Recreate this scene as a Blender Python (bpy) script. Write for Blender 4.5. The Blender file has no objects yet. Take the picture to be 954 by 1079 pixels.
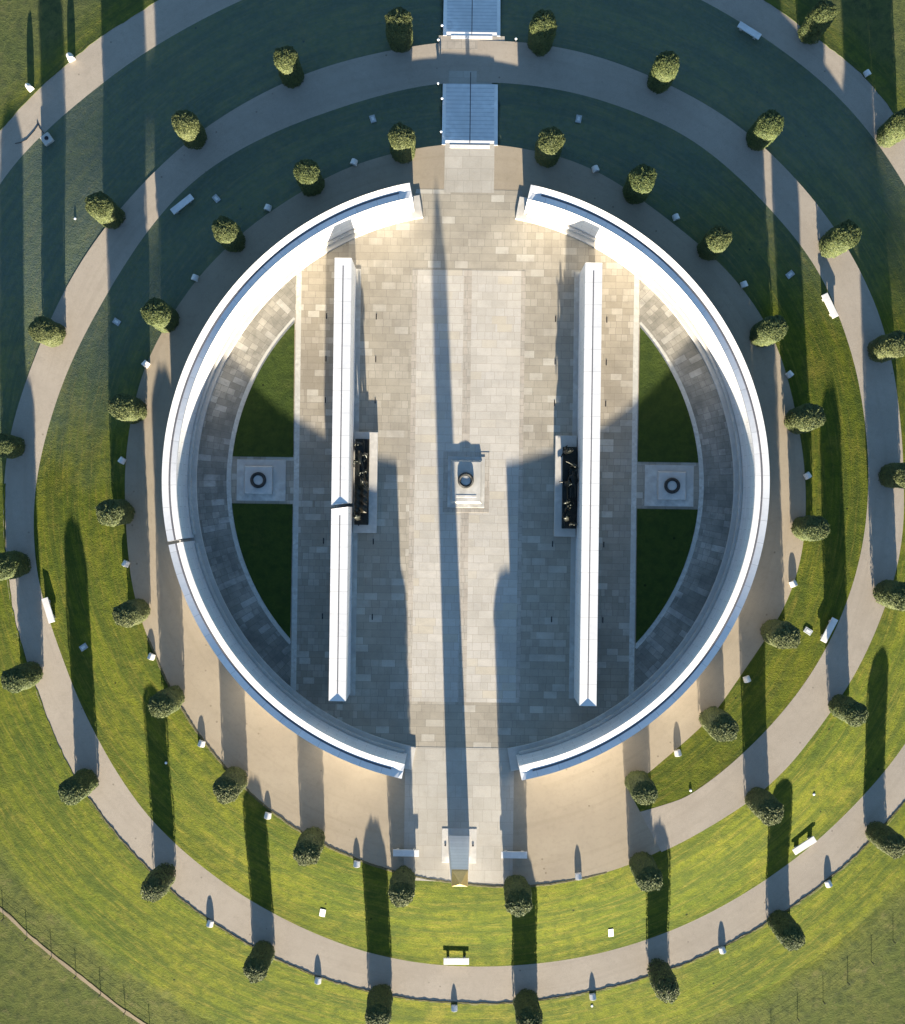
import bpy, math, random
from math import sin, cos, pi, radians, sqrt, atan2, hypot, exp
random.seed(7)
C = bpy.context.scene.collection
H = 82.0; F = 1230.0; NX, NY = 477.0, 539.5       # camera height (m), focal length (px of a 954 px wide picture), nadir
T = 0.18                                           # tangent of the sun's elevation
CX, CY = 0.89, 2.04                                # centre of the memorial
ROT = -radians(0.77)

# ------------------------------------------------------------------ ids
def tag(o, label=None, cat=None, group=None, kind=None):
    if label: o['label'] = label
    if cat: o['category'] = cat
    if group: o['group'] = group
    if kind: o['kind'] = kind
    return o
def empty(name, loc, rz=0, **k):
    o = bpy.data.objects.new(name, None); C.objects.link(o)
    o.location = loc; o.rotation_euler = (0, 0, rz); o.empty_display_size = .3
    return tag(o, **k)
def copy_tree(o, parent=None):
    c = o.copy(); C.objects.link(c)
    if parent: c.parent = parent
    for ch in list(o.children): copy_tree(ch, c)
    return c

class MB:
    def __init__(s): s.v = []; s.f = []; s.uv = {}
    def quad(s, *p):
        n = len(s.v); s.v += list(p); s.f.append(tuple(range(n, n+len(p))))
    def grid(s, rows, close=False, uvs=None):
        n = len(s.v); m = len(rows[0])
        for r in rows: s.v += r
        for i in range(len(rows)-1):
            for j in range(m if close else m-1):
                k = (j+1) % m
                s.f.append((n+i*m+j, n+i*m+k, n+(i+1)*m+k, n+(i+1)*m+j))
                if uvs: s.uv[len(s.f)-1] = (uvs[i][j], uvs[i][k], uvs[i+1][k], uvs[i+1][j])
    def box(s, x0, x1, y0, y1, z0, z1, tx=0, ty=0):
        b = [(x0,y0,z0),(x1,y0,z0),(x1,y1,z0),(x0,y1,z0),(x0+tx,y0+ty,z1),(x1-tx,y0+ty,z1),(x1-tx,y1-ty,z1),(x0+tx,y1-ty,z1)]
        n = len(s.v); s.v += b
        s.f += [tuple(n+i for i in q) for q in ((0,3,2,1),(4,5,6,7),(0,1,5,4),(1,2,6,5),(2,3,7,6),(3,0,4,7))]
    def prism(s, poly, z0, z1):
        n = len(s.v); m = len(poly)
        s.v += [(x,y,z0) for x,y in poly] + [(x,y,z1) for x,y in poly]
        s.f.append(tuple(n+i for i in reversed(range(m)))); s.f.append(tuple(n+m+i for i in range(m)))
        for i in range(m):
            j = (i+1) % m; s.f.append((n+i, n+j, n+m+j, n+m+i))
    def lathe(s, prof, seg=32, c=(0,0)):
        rows = [[(c[0]+r*cos(2*pi*j/seg), c[1]+r*sin(2*pi*j/seg), z) for j in range(seg)] for r, z in prof]
        s.grid(rows, close=True)
        n = len(s.v)
        s.f.append(tuple(range(n-seg, n)))
    def tube(s, pts, rad, seg=8):
        rows = []
        for i, p in enumerate(pts):
            a = pts[max(0,i-1)]; b = pts[min(len(pts)-1,i+1)]
            d = [b[k]-a[k] for k in range(3)]; L = sqrt(sum(q*q for q in d)) or 1; d = [q/L for q in d]
            up = (0,0,1) if abs(d[2]) < .9 else (1,0,0)
            e = (d[1]*up[2]-d[2]*up[1], d[2]*up[0]-d[0]*up[2], d[0]*up[1]-d[1]*up[0]); L = sqrt(sum(q*q for q in e)); e = [q/L for q in e]
            g = (d[1]*e[2]-d[2]*e[1], d[2]*e[0]-d[0]*e[2], d[0]*e[1]-d[1]*e[0])
            rows.append([tuple(p[k]+rad*(cos(2*pi*j/seg)*e[k]+sin(2*pi*j/seg)*g[k]) for k in range(3)) for j in range(seg)])
        s.grid(rows, close=True); n = len(s.v)
        s.f.append(tuple(range(n-seg, n))); s.f.append(tuple(reversed(range(n-seg*len(rows), n-seg*(len(rows)-1)))))
    def build(s, name, mat, parent=None, origin=None, smooth=False, bevel=0, loc=None, rz=0):
        me = bpy.data.meshes.new(name)
        vs = s.v
        if origin: vs = [(a-origin[0], b-origin[1], c-origin[2]) for a,b,c in vs]
        me.from_pydata(vs, [], s.f); me.materials.append(mat)
        if s.uv:
            u = me.uv_layers.new(name='UVMap')
            for p in me.polygons:
                q = s.uv.get(p.index)
                if q:
                    for li, w in zip(p.loop_indices, q): u.data[li].uv = w
        if smooth: me.polygons.foreach_set('use_smooth', [True]*len(me.polygons))
        me.update()
        o = bpy.data.objects.new(name, me); C.objects.link(o)
        if parent: o.parent = parent
        if loc: o.location = loc
        if rz: o.rotation_euler = (0,0,rz)
        if bevel:
            m = o.modifiers.new('bevel', 'BEVEL'); m.width = bevel; m.segments = 2; m.limit_method = 'ANGLE'; m.angle_limit = radians(35)
        return o

def M2W(u, v, z=0):
    return (CX+u*cos(ROT)-v*sin(ROT), CY+u*sin(ROT)+v*cos(ROT), z)

# ------------------------------------------------------------------ materials
def new_mat(name):
    m = bpy.data.materials.new(name); m.use_nodes = True
    nt = m.node_tree; nt.nodes.clear()
    out = nt.nodes.new('ShaderNodeOutputMaterial'); b = nt.nodes.new('ShaderNodeBsdfPrincipled')
    nt.links.new(b.outputs[0], out.inputs[0])
    return m, nt, b
def N(nt, t, ins=None, **at):
    n = nt.nodes.new(t)
    for k, v in at.items(): setattr(n, k, v)
    for k, v in (ins or {}).items():
        if isinstance(v, bpy.types.NodeSocket): nt.links.new(v, n.inputs[k])
        else: n.inputs[k].default_value = v
    return n
def col(c): return (c[0], c[1], c[2], 1)
def mixc(nt, f, a, b, mode='MIX'):
    n = nt.nodes.new('ShaderNodeMix'); n.data_type = 'RGBA'; n.blend_type = mode
    for k, v in ((0, f), (6, a), (7, b)):
        if isinstance(v, bpy.types.NodeSocket): nt.links.new(v, n.inputs[k])
        else: n.inputs[k].default_value = v if k == 0 else col(v)
    return n.outputs[2]
def coords(nt, kind='Object', scale=(1,1,1)):
    t = N(nt, 'ShaderNodeTexCoord')
    return N(nt, 'ShaderNodeMapping', {'Vector': t.outputs[kind], 'Scale': scale}).outputs[0]
def noise(nt, vec, scale, detail=4, rough=.55):
    return N(nt, 'ShaderNodeTexNoise', {'Vector': vec, 'Scale': scale, 'Detail': detail, 'Roughness': rough}).outputs['Fac']
def ramp(nt, f, a, b):
    return N(nt, 'ShaderNodeMapRange', {'Value': f, 'From Min': a, 'From Max': b}).outputs[0]
def bump(nt, b, h, dist, strength=1):
    n = N(nt, 'ShaderNodeBump', {'Height': h, 'Distance': dist, 'Strength': strength})
    nt.links.new(n.outputs[0], b.inputs['Normal'])

def mat_plain(name, c, rough=.7, var=.12, scale=6, metallic=0, bmp=.004, dirt=None):
    m, nt, b = new_mat(name); v = coords(nt)
    n1 = noise(nt, v, scale, 5); n2 = noise(nt, v, scale*.13, 3)
    lo = tuple(x*(1-var*1.6) for x in c); hi = tuple(min(.95, x*(1+var)) for x in c)
    cc = mixc(nt, ramp(nt, n1, .3, .7), lo, hi)
    cc = mixc(nt, ramp(nt, n2, .62, .35), cc, dirt or tuple(x*.82 for x in c))
    nt.links.new(cc, b.inputs['Base Color'])
    b.inputs['Roughness'].default_value = rough; b.inputs['Metallic'].default_value = metallic
    if bmp: bump(nt, b, n1, bmp)
    return m

def mat_grass(name, a, bcol, dry, dark, stripe=1.0, rough_grass=False, dew=0, second=None):
    m, nt, b = new_mat(name)
    uv = coords(nt, 'UV'); ob = coords(nt)
    blades = noise(nt, ob, 9, 8, .75)
    clump = noise(nt, ob, 1.6, 5, .65)
    patch = noise(nt, ob, .16, 4, .6)
    st = noise(nt, coords(nt, 'UV', (.10, 1.15, 1)), 1.0, 3, .6)          # mower stripes running round the mound
    st2 = noise(nt, coords(nt, 'UV', (.35, 5.0, 1)), 1.0, 4, .7)
    c = mixc(nt, ramp(nt, patch, .36, .64), a, bcol)
    c = mixc(nt, ramp(nt, st, .43, .57), c, mixc(nt, min(.7, .46*stripe), c, dark))
    s2 = N(nt, 'ShaderNodeMath', {0: ramp(nt, st2, .50, .68), 1: .55*stripe}, operation='MULTIPLY').outputs[0]
    c = mixc(nt, s2, c, dry)
    p2 = N(nt, 'ShaderNodeMath', {0: ramp(nt, noise(nt, ob, .33, 6, .7), .56, .74), 1: .6}, operation='MULTIPLY').outputs[0]
    c = mixc(nt, p2, c, dry)
    cl = N(nt, 'ShaderNodeMath', {0: ramp(nt, clump, .44, .66), 1: .62}, operation='MULTIPLY').outputs[0]
    c = mixc(nt, cl, c, dark)
    bl = N(nt, 'ShaderNodeMath', {0: ramp(nt, blades, .40, .66), 1: .8}, operation='MULTIPLY').outputs[0]
    c = mixc(nt, bl, c, mixc(nt, .7, c, dark))
    sp = N(nt, 'ShaderNodeTexVoronoi', {'Vector': ob, 'Scale': .55})
    c = mixc(nt, ramp(nt, sp.outputs['Distance'], .062, .035), c, tuple(x*.35 for x in dark))
    if second:                                       # mown bank gives way to rough grass with an uneven edge
        a2, b2, d2, k2 = second
        r_ = N(nt, 'ShaderNodeSeparateXYZ', {0: uv}).outputs[1]
        e_ = N(nt, 'ShaderNodeMath', {0: noise(nt, ob, .5, 6, .65), 1: 3.2}, operation='MULTIPLY').outputs[0]
        r_ = N(nt, 'ShaderNodeMath', {0: r_, 1: e_}, operation='ADD').outputs[0]
        cc = mixc(nt, ramp(nt, noise(nt, ob, .22, 6, .7), .38, .62), a2, b2)
        cc = mixc(nt, ramp(nt, clump, .45, .7), cc, k2)
        cc = mixc(nt, ramp(nt, noise(nt, ob, .9, 7, .75), .55, .75), cc, d2)
        cc = mixc(nt, bl, cc, mixc(nt, .6, cc, k2))
        c = mixc(nt, ramp(nt, r_, 44.4, 45.9), c, cc)
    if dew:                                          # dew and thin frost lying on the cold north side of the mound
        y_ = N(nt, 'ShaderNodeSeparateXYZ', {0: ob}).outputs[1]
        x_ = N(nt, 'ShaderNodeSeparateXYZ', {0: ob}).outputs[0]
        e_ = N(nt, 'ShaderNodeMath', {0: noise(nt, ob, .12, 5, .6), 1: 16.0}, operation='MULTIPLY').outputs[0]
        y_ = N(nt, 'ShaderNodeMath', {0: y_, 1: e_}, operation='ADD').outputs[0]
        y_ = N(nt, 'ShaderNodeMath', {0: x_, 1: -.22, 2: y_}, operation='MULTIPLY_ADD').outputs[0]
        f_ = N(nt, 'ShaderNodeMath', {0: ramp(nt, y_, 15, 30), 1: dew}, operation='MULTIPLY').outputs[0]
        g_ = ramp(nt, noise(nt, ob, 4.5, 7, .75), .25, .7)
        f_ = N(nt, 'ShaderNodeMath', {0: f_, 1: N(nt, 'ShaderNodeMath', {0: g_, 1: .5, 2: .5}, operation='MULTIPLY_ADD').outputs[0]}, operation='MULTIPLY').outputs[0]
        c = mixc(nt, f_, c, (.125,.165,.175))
    nt.links.new(c, b.inputs['Base Color']); b.inputs['Roughness'].default_value = .9
    b.inputs['Specular IOR Level'].default_value = .15
    h = N(nt, 'ShaderNodeMath', {0: blades, 1: clump}, operation='ADD').outputs[0]
    bump(nt, b, h, .09 if rough_grass else .05)
    return m

def mat_gravel(name, c, c2, fine=40):
    m, nt, b = new_mat(name); ob = coords(nt)
    n1 = noise(nt, ob, fine, 4, .7); n2 = noise(nt, ob, .35, 5, .6); n3 = noise(nt, ob, 3.0, 5, .65)
    cc = mixc(nt, ramp(nt, n2, .35, .65), c, c2)
    cc = mixc(nt, ramp(nt, n1, .35, .7), mixc(nt, .25, cc, (.04,.035,.03)), mixc(nt, .10, cc, (.9,.85,.75)))
    f = N(nt, 'ShaderNodeMath', {0: ramp(nt, n3, .5, .75), 1: .35}, operation='MULTIPLY').outputs[0]
    cc = mixc(nt, f, cc, tuple(x*.72 for x in c))
    dmp = ramp(nt, noise(nt, ob, .9, 7, .75), .56, .70)
    cc = mixc(nt, N(nt, 'ShaderNodeMath', {0: dmp, 1: .22}, operation='MULTIPLY').outputs[0], cc, tuple(x*.55 for x in c))
    sp = N(nt, 'ShaderNodeTexVoronoi', {'Vector': ob, 'Scale': .8})
    cc = mixc(nt, N(nt, 'ShaderNodeMath', {0: ramp(nt, sp.outputs['Distance'], .07, .03), 1: .6}, operation='MULTIPLY').outputs[0], cc, (.08,.06,.04))
    st = noise(nt, coords(nt, 'UV', (.06, 2.2, 1)), 1.0, 4, .6)
    g = N(nt, 'ShaderNodeMath', {0: ramp(nt, st, .5, .66), 1: .38}, operation='MULTIPLY').outputs[0]
    cc = mixc(nt, g, cc, tuple(x*.75 for x in c2))
    nt.links.new(cc, b.inputs['Base Color']); b.inputs['Roughness'].default_value = .9
    b.inputs['Specular IOR Level'].default_value = .2
    bump(nt, b, n1, .006)
    return m

def mat_paving(name, c1, c2, c3, mortar, bw=.95, bh=.5, kind='Object', grime=.5, odd=None, swap=False, joint=.012, gr=(.10,.09,.075)):
    m, nt, b = new_mat(name); vec = coords(nt, kind)
    if swap:
        s = N(nt, 'ShaderNodeSeparateXYZ', {0: vec}); vec = N(nt, 'ShaderNodeCombineXYZ', {0: s.outputs[1], 1: s.outputs[0]}).outputs[0]
    base = coords(nt)
    def brick(w, h, a, bb, off, sq, sqf):
        n = N(nt, 'ShaderNodeTexBrick', {'Vector': vec, 'Color1': col(a), 'Color2': col(bb), 'Mortar': col(mortar), 'Scale': 1.0, 'Mortar Size': joint,
              'Mortar Smooth': .3, 'Bias': 0.0, 'Brick Width': w, 'Row Height': h}, offset=off, offset_frequency=2, squash=sq, squash_frequency=sqf)
        return n
    A = brick(bw, bh, c1, c2, .37, 1.35, 3)
    B = brick(bw*.62, bh, c3, c1, .61, .8, 2)
    # the same rows hold long and short slabs, chosen row by row and stretch by stretch
    s = N(nt, 'ShaderNodeSeparateXYZ', {0: vec})
    row = N(nt, 'ShaderNodeMath', {0: s.outputs[1], 1: bh*2}, operation='SNAP').outputs[0]
    cel = N(nt, 'ShaderNodeMath', {0: s.outputs[0], 1: bw*4.03}, operation='SNAP').outputs[0]
    wn = N(nt, 'ShaderNodeTexWhiteNoise', {0: N(nt, 'ShaderNodeCombineXYZ', {0: row, 1: cel}).outputs[0]}, noise_dimensions='3D').outputs['Value']
    pick = ramp(nt, wn, .499, .501)
    c = mixc(nt, pick, A.outputs['Color'], B.outputs['Color'])
    fac = mixc(nt, pick, A.outputs['Fac'], B.outputs['Fac'])
    if odd:
        D = brick(bw, bh, (0,0,0), (1,1,1), .37, 1.35, 3)
        c = mixc(nt, ramp(nt, D.outputs['Color'], .86, .93), c, odd)
    big = noise(nt, base, .22, 5, .65); mid = noise(nt, base, 1.3, 6, .7); fin = noise(nt, base, 14, 4, .7)
    g = N(nt, 'ShaderNodeMath', {0: ramp(nt, big, .42, .66), 1: grime}, operation='MULTIPLY').outputs[0]
    c = mixc(nt, g, c, gr)
    g = N(nt, 'ShaderNodeMath', {0: ramp(nt, mid, .48, .72), 1: grime*.75}, operation='MULTIPLY').outputs[0]
    c = mixc(nt, g, c, gr)
    c = mixc(nt, ramp(nt, fin, .3, .75), mixc(nt, .14, c, (.02,.02,.02)), c)
    c = mixc(nt, .55, c, mixc(nt, 1.0, c, fac, 'MULTIPLY')) if False else c
    nt.links.new(c, b.inputs['Base Color']); b.inputs['Roughness'].default_value = .75
    b.inputs['Specular IOR Level'].default_value = .3
    bump(nt, b, mid, .01)
    return m

def mat_wall(name, c, polar=False):
    m, nt, b = new_mat(name); ob = coords(nt, 'UV' if polar else 'Object')
    s = N(nt, 'ShaderNodeSeparateXYZ', {0: ob})
    base = coords(nt)
    n1 = noise(nt, base, 5, 5); 
    sep = N(nt, 'ShaderNodeSeparateXYZ', {0: base})
    streak = noise(nt, coords(nt, 'Object', (1.2, 1.2, .12)), 1.3, 4, .65)
    cc = mixc(nt, ramp(nt, n1, .3, .72), tuple(x*.93 for x in c), c)
    f = N(nt, 'ShaderNodeMath', {0: ramp(nt, streak, .5, .75), 1: .35}, operation='MULTIPLY').outputs[0]
    cc = mixc(nt, f, cc, tuple(x*.72 for x in c))
    if polar: jv = coords(nt, 'UV')
    else: jv = N(nt, 'ShaderNodeCombineXYZ', {0: sep.outputs[1], 1: sep.outputs[2]}).outputs[0]
    bt = N(nt, 'ShaderNodeTexBrick', {'Vector': jv, 'Color1': (.91,.91,.91,1), 'Color2': (1,1,1,1), 'Mortar': (.5,.49,.46,1), 'Scale': 1.0, 'Mortar Size': .012, 'Mortar Smooth': .2, 'Brick Width': 1.5, 'Row Height': .62}, offset=.5, offset_frequency=2)
    cc = mixc(nt, 1.0, cc, bt.outputs['Color'], 'MULTIPLY')
    # stone courses
    zc = N(nt, 'ShaderNodeMath', {0: sep.outputs[2], 1: .62}, operation='WRAP').outputs[0] if False else N(nt, 'ShaderNodeMath', {0: sep.outputs[2], 1: .62}, operation='MODULO').outputs[0]
    j = ramp(nt, zc, .018, .008)
    j = N(nt, 'ShaderNodeMath', {0: j, 1: .0}, operation='MULTIPLY').outputs[0]
    cc = mixc(nt, j, cc, (.3,.29,.27))
    nt.links.new(cc, b.inputs['Base Color']); b.inputs['Roughness'].default_value = .6
    bump(nt, b, n1, .004)
    return m

def mat_leaf(name):
    m, nt, b = new_mat(name); ob = coords(nt)
    geo = N(nt, 'ShaderNodeNewGeometry')
    r = geo.outputs['Random Per Island']
    n = noise(nt, ob, 2.2, 4)
    oi = N(nt, 'ShaderNodeObjectInfo').outputs['Random']
    c = mixc(nt, r, (.026,.045,.014), (.088,.102,.030))
    c = mixc(nt, ramp(nt, n, .4, .65), c, mixc(nt, .5, c, (.03,.045,.018)))
    c = mixc(nt, N(nt, 'ShaderNodeMath', {0: oi, 1: .35}, operation='MULTIPLY').outputs[0], c, mixc(nt, .6, c, (.11,.10,.045)))
    nt.links.new(c, b.inputs['Base Color']); b.inputs['Roughness'].default_value = .65
    b.inputs['Specular IOR Level'].default_value = .2
    return m

MT = {}
LG = ((.074,.096,.006), (.112,.120,.008), (.175,.145,.024), (.026,.044,.006))
RG = ((.060,.078,.015), (.086,.094,.021), (.130,.116,.042), (.030,.042,.011))
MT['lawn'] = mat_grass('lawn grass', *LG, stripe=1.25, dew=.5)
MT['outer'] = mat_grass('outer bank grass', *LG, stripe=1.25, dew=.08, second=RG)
MT['rough'] = mat_grass('rough grass', (.044,.056,.015), (.056,.064,.018), (.078,.076,.028), (.022,.030,.010), .5, True)
MT['infield'] = mat_grass('court grass', (.034,.056,.008), (.043,.063,.010), (.055,.060,.016), (.015,.029,.006), .25)
MT['path'] = mat_gravel('bound gravel path', (.285,.244,.190), (.325,.280,.220))
MT['court'] = mat_gravel('forecourt gravel', (.258,.212,.147), (.295,.245,.17))
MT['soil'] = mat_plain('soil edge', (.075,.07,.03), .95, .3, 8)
MT['trail'] = mat_gravel('worn trail', (.15,.115,.065), (.19,.145,.085))
MT['pave_mid'] = mat_paving('central slabs', (.41,.38,.32), (.49,.455,.39), (.45,.42,.365), (.29,.265,.22), 1.05, .56, odd=(.44,.395,.31), grime=.35, gr=(.26,.24,.20))
MT['pave_side'] = mat_paving('side slabs', (.29,.26,.20), (.355,.32,.25), (.38,.345,.275), (.19,.17,.13), .95, .52, odd=(.43,.40,.33), grime=.42, gr=(.17,.15,.12))
MT['pave_cross'] = mat_paving('outer aisle slabs', (.255,.225,.17), (.325,.29,.225), (.36,.325,.26), (.17,.15,.115), .8, .46, odd=(.43,.40,.33), grime=.45, gr=(.15,.13,.10))
MT['pave_ring'] = mat_paving('ring slabs', (.22,.205,.17), (.29,.27,.225), (.36,.335,.28), (.14,.13,.11), .85, .45, kind='UV', odd=(.40,.38,.33), grime=.75, gr=(.085,.085,.07))
MT['pave_walk'] = mat_paving('walk slabs', (.36,.335,.28), (.42,.39,.33), (.39,.365,.31), (.27,.245,.205), 1.3, .85, grime=.4, gr=(.24,.215,.17))
MT['band'] = mat_paving('band stone', (.36,.32,.26), (.43,.385,.315), (.39,.36,.30), (.22,.2,.16), .5, .5, grime=.35)
MT['band2'] = mat_plain('base course stone', (.40,.385,.34), .75, .2, 2)
MT['kerb'] = mat_plain('kerb stone', (.42,.41,.36), .75, .2, 4)
MT['stone'] = mat_wall('white stone', (.62,.615,.60))
MT['stone_arc'] = mat_wall('white stone of the curve', (.62,.615,.60), True)
MT['plinth'] = mat_plain('pale plinth stone', (.45,.43,.385), .7, .12, 3)
MT['step'] = mat_plain('pale step stone', (.74,.73,.70), .7, .12, 2.5)
MT['riser_shade_plate'] = mat_plain('riser shade and plate stone', (.56,.56,.55), .7, .14, 2.5)  # painted riser shadow on the steps, plain grey on the plaque plates
MT['block'] = mat_plain('marker stone', (.62,.61,.58), .6, .06, 8)
MT['gold'] = mat_plain('gilding', (.66,.49,.22), .45, .08, 7, metallic=.7, bmp=.01)
MT['bronze'] = mat_plain('dark bronze', (.030,.026,.018), .38, .4, 9, metallic=.55, dirt=(.016,.022,.018))
MT['wreath'] = mat_plain('wreath bronze', (.022,.024,.022), .6, .4, 9, metallic=.15)
MT['steel'] = mat_plain('dark rail metal', (.03,.035,.05), .45, .1, 8, metallic=.6, bmp=0)
MT['lamp'] = mat_plain('lamp glass white', (.82,.82,.8), .3, .04, 8, bmp=0)
MT['wood'] = mat_plain('weathered post', (.05,.05,.035), .9, .3, 12)
MT['groove'] = mat_plain('lead gutter', (.10,.10,.11), .7, .2, 5, bmp=0)
MT['leaf'] = mat_leaf('holm oak leaves')
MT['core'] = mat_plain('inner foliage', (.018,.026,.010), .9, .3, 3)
MT['bark'] = mat_plain('bark', (.09,.07,.05), .95, .25, 9, bmp=.02)
MT['plaque'] = mat_plain('grey plaque', (.30,.32,.32), .55, .1, 7)
MT['black'] = mat_plain('black lens', (.01,.01,.012), .2, .1, 7, bmp=0)

# ------------------------------------------------------------------ the spiral mound
ZS = [(-20,0),(0,0),(45,-.32),(152,-1.2),(242,-1.5),(281,-1.7),(332,-1.95),(382,-2.45),(430,-3.1),(512,-3.2),(563,-2.85),(602,-2.8),(700,-2.8)]
def interp(tab, x):
    if x <= tab[0][0]: return tab[0][1]
    for i in range(len(tab)-1):
        if x <= tab[i+1][0]:
            a, b = tab[i], tab[i+1]; return a[1]+(b[1]-a[1])*(x-a[0])/(b[0]-a[0])
    return tab[-1][1]
ztab = [sum(interp(ZS, s+k*3) for k in range(-4,5))/9 for s in range(0, 701)]
def zs(s):
    if s < 6: return 0.0
    i = min(699, int(s)); f = s-i
    return (ztab[i]*(1-f)+ztab[i+1]*f)*min(1, (s-6)/12)
def p2w(px, py, z=0): return ((px-NX)*(H-z)/F, (NY-py)*(H-z)/F)
def pol(x, y):
    return math.degrees(atan2(x-CX, y-CY)) % 360, hypot(x-CX, y-CY)
def unpol(th, r): return CX+r*sin(radians(th)), CY+r*cos(radians(th))
def table(pts, s0, zf, smooth=7):
    out = []; last = s0
    for px, py in pts:
        z = zf(last)
        for _ in range(2):
            th, r = pol(*p2w(px, py, z)); s = (152-th) % 360
            while s < last-180: s += 360
            while s > last+180: s -= 360
            z = zf(s)
        out.append((s, r)); last = s
    out.sort()
    lo, hi = int(out[0][0]), int(out[-1][0])+1
    fine = {}
    for s in range(-30, 720):
        fine[s] = interp(out, s)
    sm = {s: sum(fine[max(-30, min(719, s+k))] for k in range(-smooth, smooth+1))/(2*smooth+1) for s in fine}
    return sm
def tv(t, s):
    i = math.floor(s); f = s-i
    i = max(-30, min(718, i)); return t[i]*(1-f)+t[i+1]*f

E_px = [(662,833),(681,817),(700,797),(742,765),(785,702),(820,653),(840,608),(849,553),(849,525),(846,476),(836,427),(823,374),(798,325),(777,297),(742,262),(707,235),(662,201),(620,175),(553,157),(500,151),(435,157),(407,164),(353,182),(315,205),(275,230),(235,265),(218,283),(197,307),(178,340),(161,367),(150,394),(139,441),(134,468),(132,515),(134,558),(137,597),(143,637),(156,670),(171,707),(190,744),(218,785),(241,811),(258,830),(288,857),(343,891),(382,907),(442,925),(485,930),(532,931),(600,921),(645,911),(672,904)]
Pi_px = [(672,851),(697,855),(725,840),(802,776),(865,695),(890,643),(909,580),(916,504),(912,445),(900,378),(883,329),(861,280),(830,241),(777,185),(725,143),(672,119),(620,101),(528,87),(467,87),(371,110),(310,131),(255,156),(201,192),(162,235),(121,297),(94,344),(67,401),(50,454),(37,511),(35,565),(42,624),(60,674),(84,740),(116,801),(138,838),(178,884),(218,917),(268,952),(320,978),(353,993),(407,1009),(471,1018),(549,1017),(640,1003),(686,989),(739,967),(795,935),(865,883),(911,837),(954,786),(954,196),(910,130),(865,84),(802,38),(742,0),(255,0),(208,23),(161,50),(121,77),(77,114),(40,144),(0,191)]
Po_px = [(662,909),(690,900),(735,876),(784,846),(816,822),(865,760),(893,722),(918,671),(936,625),(949,575),(951,525),(949,480),(942,405),(931,350),(912,300),(874,235),(830,182),(774,131),(718,98),(655,70),(603,54),(546,46),(480,45),(435,51),(389,60),(321,80),(270,104),(215,138),(155,192),(117,235),(74,299),(50,350),(34,391),(20,430),(10,470),(6,515),(7,582),(20,671),(40,724),(60,781),(94,843),(124,880),(161,921),(201,956),(235,980),(268,999),(320,1023),(353,1036),(418,1051),(478,1057),(549,1056),(606,1049),(640,1040),(686,1030),(718,1017),(760,999),(809,972),(844,950),(879,922),(914,890),(954,845),(954,143),(925,91),(897,66),(848,35),(809,0),(168,0),(117,34),(67,67),(27,114),(0,134)]
tE = table(E_px, 0, lambda s: 0.0, 6)
tI = table(Pi_px, 0, zs, 5)
tO = table(Po_px, 0, zs, 5)
def A_(s):                                          # inner limit of the lawn bank: forecourt edge, then the outer edge of the winding above
    if s <= 330: return tv(tE, s)
    if s < 360: return tv(tE, s)*(360-s)/30 + tv(tO, 0 if s < 360 else s-360)*(s-330)/30
    return tv(tO, s-360)
def I_(s): return max(tv(tI, s), A_(s)+.02)
def O_(s): return max(tv(tO, s), I_(s)+1.0)
S0, S1 = 242, 602
def bank(f): return f*.75 + .25*(f*f*(3-2*f))
def slope_out(s): return .25 if s < 400 else (.25-(s-400)/60*.19 if s < 460 else .06)
RM = 43.4
def rmow(s): return max(O_(s)+1.5, RM + .5*sin(s*.05)) 
def outer(s, r):
    r0 = O_(s); z = zs(s); k = slope_out(s); a = min(r, rmow(s)) - r0
    z -= k*max(0, a)
    if r > rmow(s): d = r-rmow(s); z -= min(d, 14)*k*.55*(1-.5*min(d, 14)/14)
    return z
def ground_z(x, y):
    th, r = pol(x, y); s = (152-th) % 360
    if r < A_(s): return 0.0
    if r < I_(s): return zs(s)*bank((r-A_(s))/(I_(s)-A_(s)))
    if r < O_(s): return zs(s)
    s2 = s+360
    if s2 <= S1:
        if r < I_(s2):
            f = bank((r-A_(s2))/(I_(s2)-A_(s2))); return zs(s)*(1-f)+zs(s2)*f
        if r < O_(s2): return zs(s2)
        return outer(s2, r)
    return outer(s, r)
def place(px, py, h=0.0):
    z = 0
    for _ in range(12):
        x, y = p2w(px, py, z+h); z = .5*z+.5*ground_z(x, y)
    x, y = p2w(px, py, z+h)
    return x, y, ground_z(x, y)

_wr = random.Random(99); _wt = [_wr.uniform(-1, 1) for _ in range(4096)]
def vn(x):
    i = math.floor(x); f = x-i; f = f*f*(3-2*f); return _wt[i % 4096]*(1-f)+_wt[(i+1) % 4096]*f
def wob(s, k=0): return .035*vn(s*.5+k*31)+.018*vn(s*2.1+k*17)+.010*vn(s*5.3+k)
# forecourt disc
mb = MB(); rows = []; uvs = []
ring = [(s, tv(tE, s) if s < 330 else A_(s)) for s in range(0, 361, 1)]
for f in (0, .25, .5, .75, 1):
    rows.append([(*unpol(152-s, max(.01, r*f)), 0) for s, r in ring]); uvs.append([(s*.42, r*f) for s, r in ring])
mb.grid(rows, uvs=uvs)
# the forecourt sweeps into the start of the path here, so close the notch between the two windings
tag(mb.build('forecourt', MT['court']), kind='structure')

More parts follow.
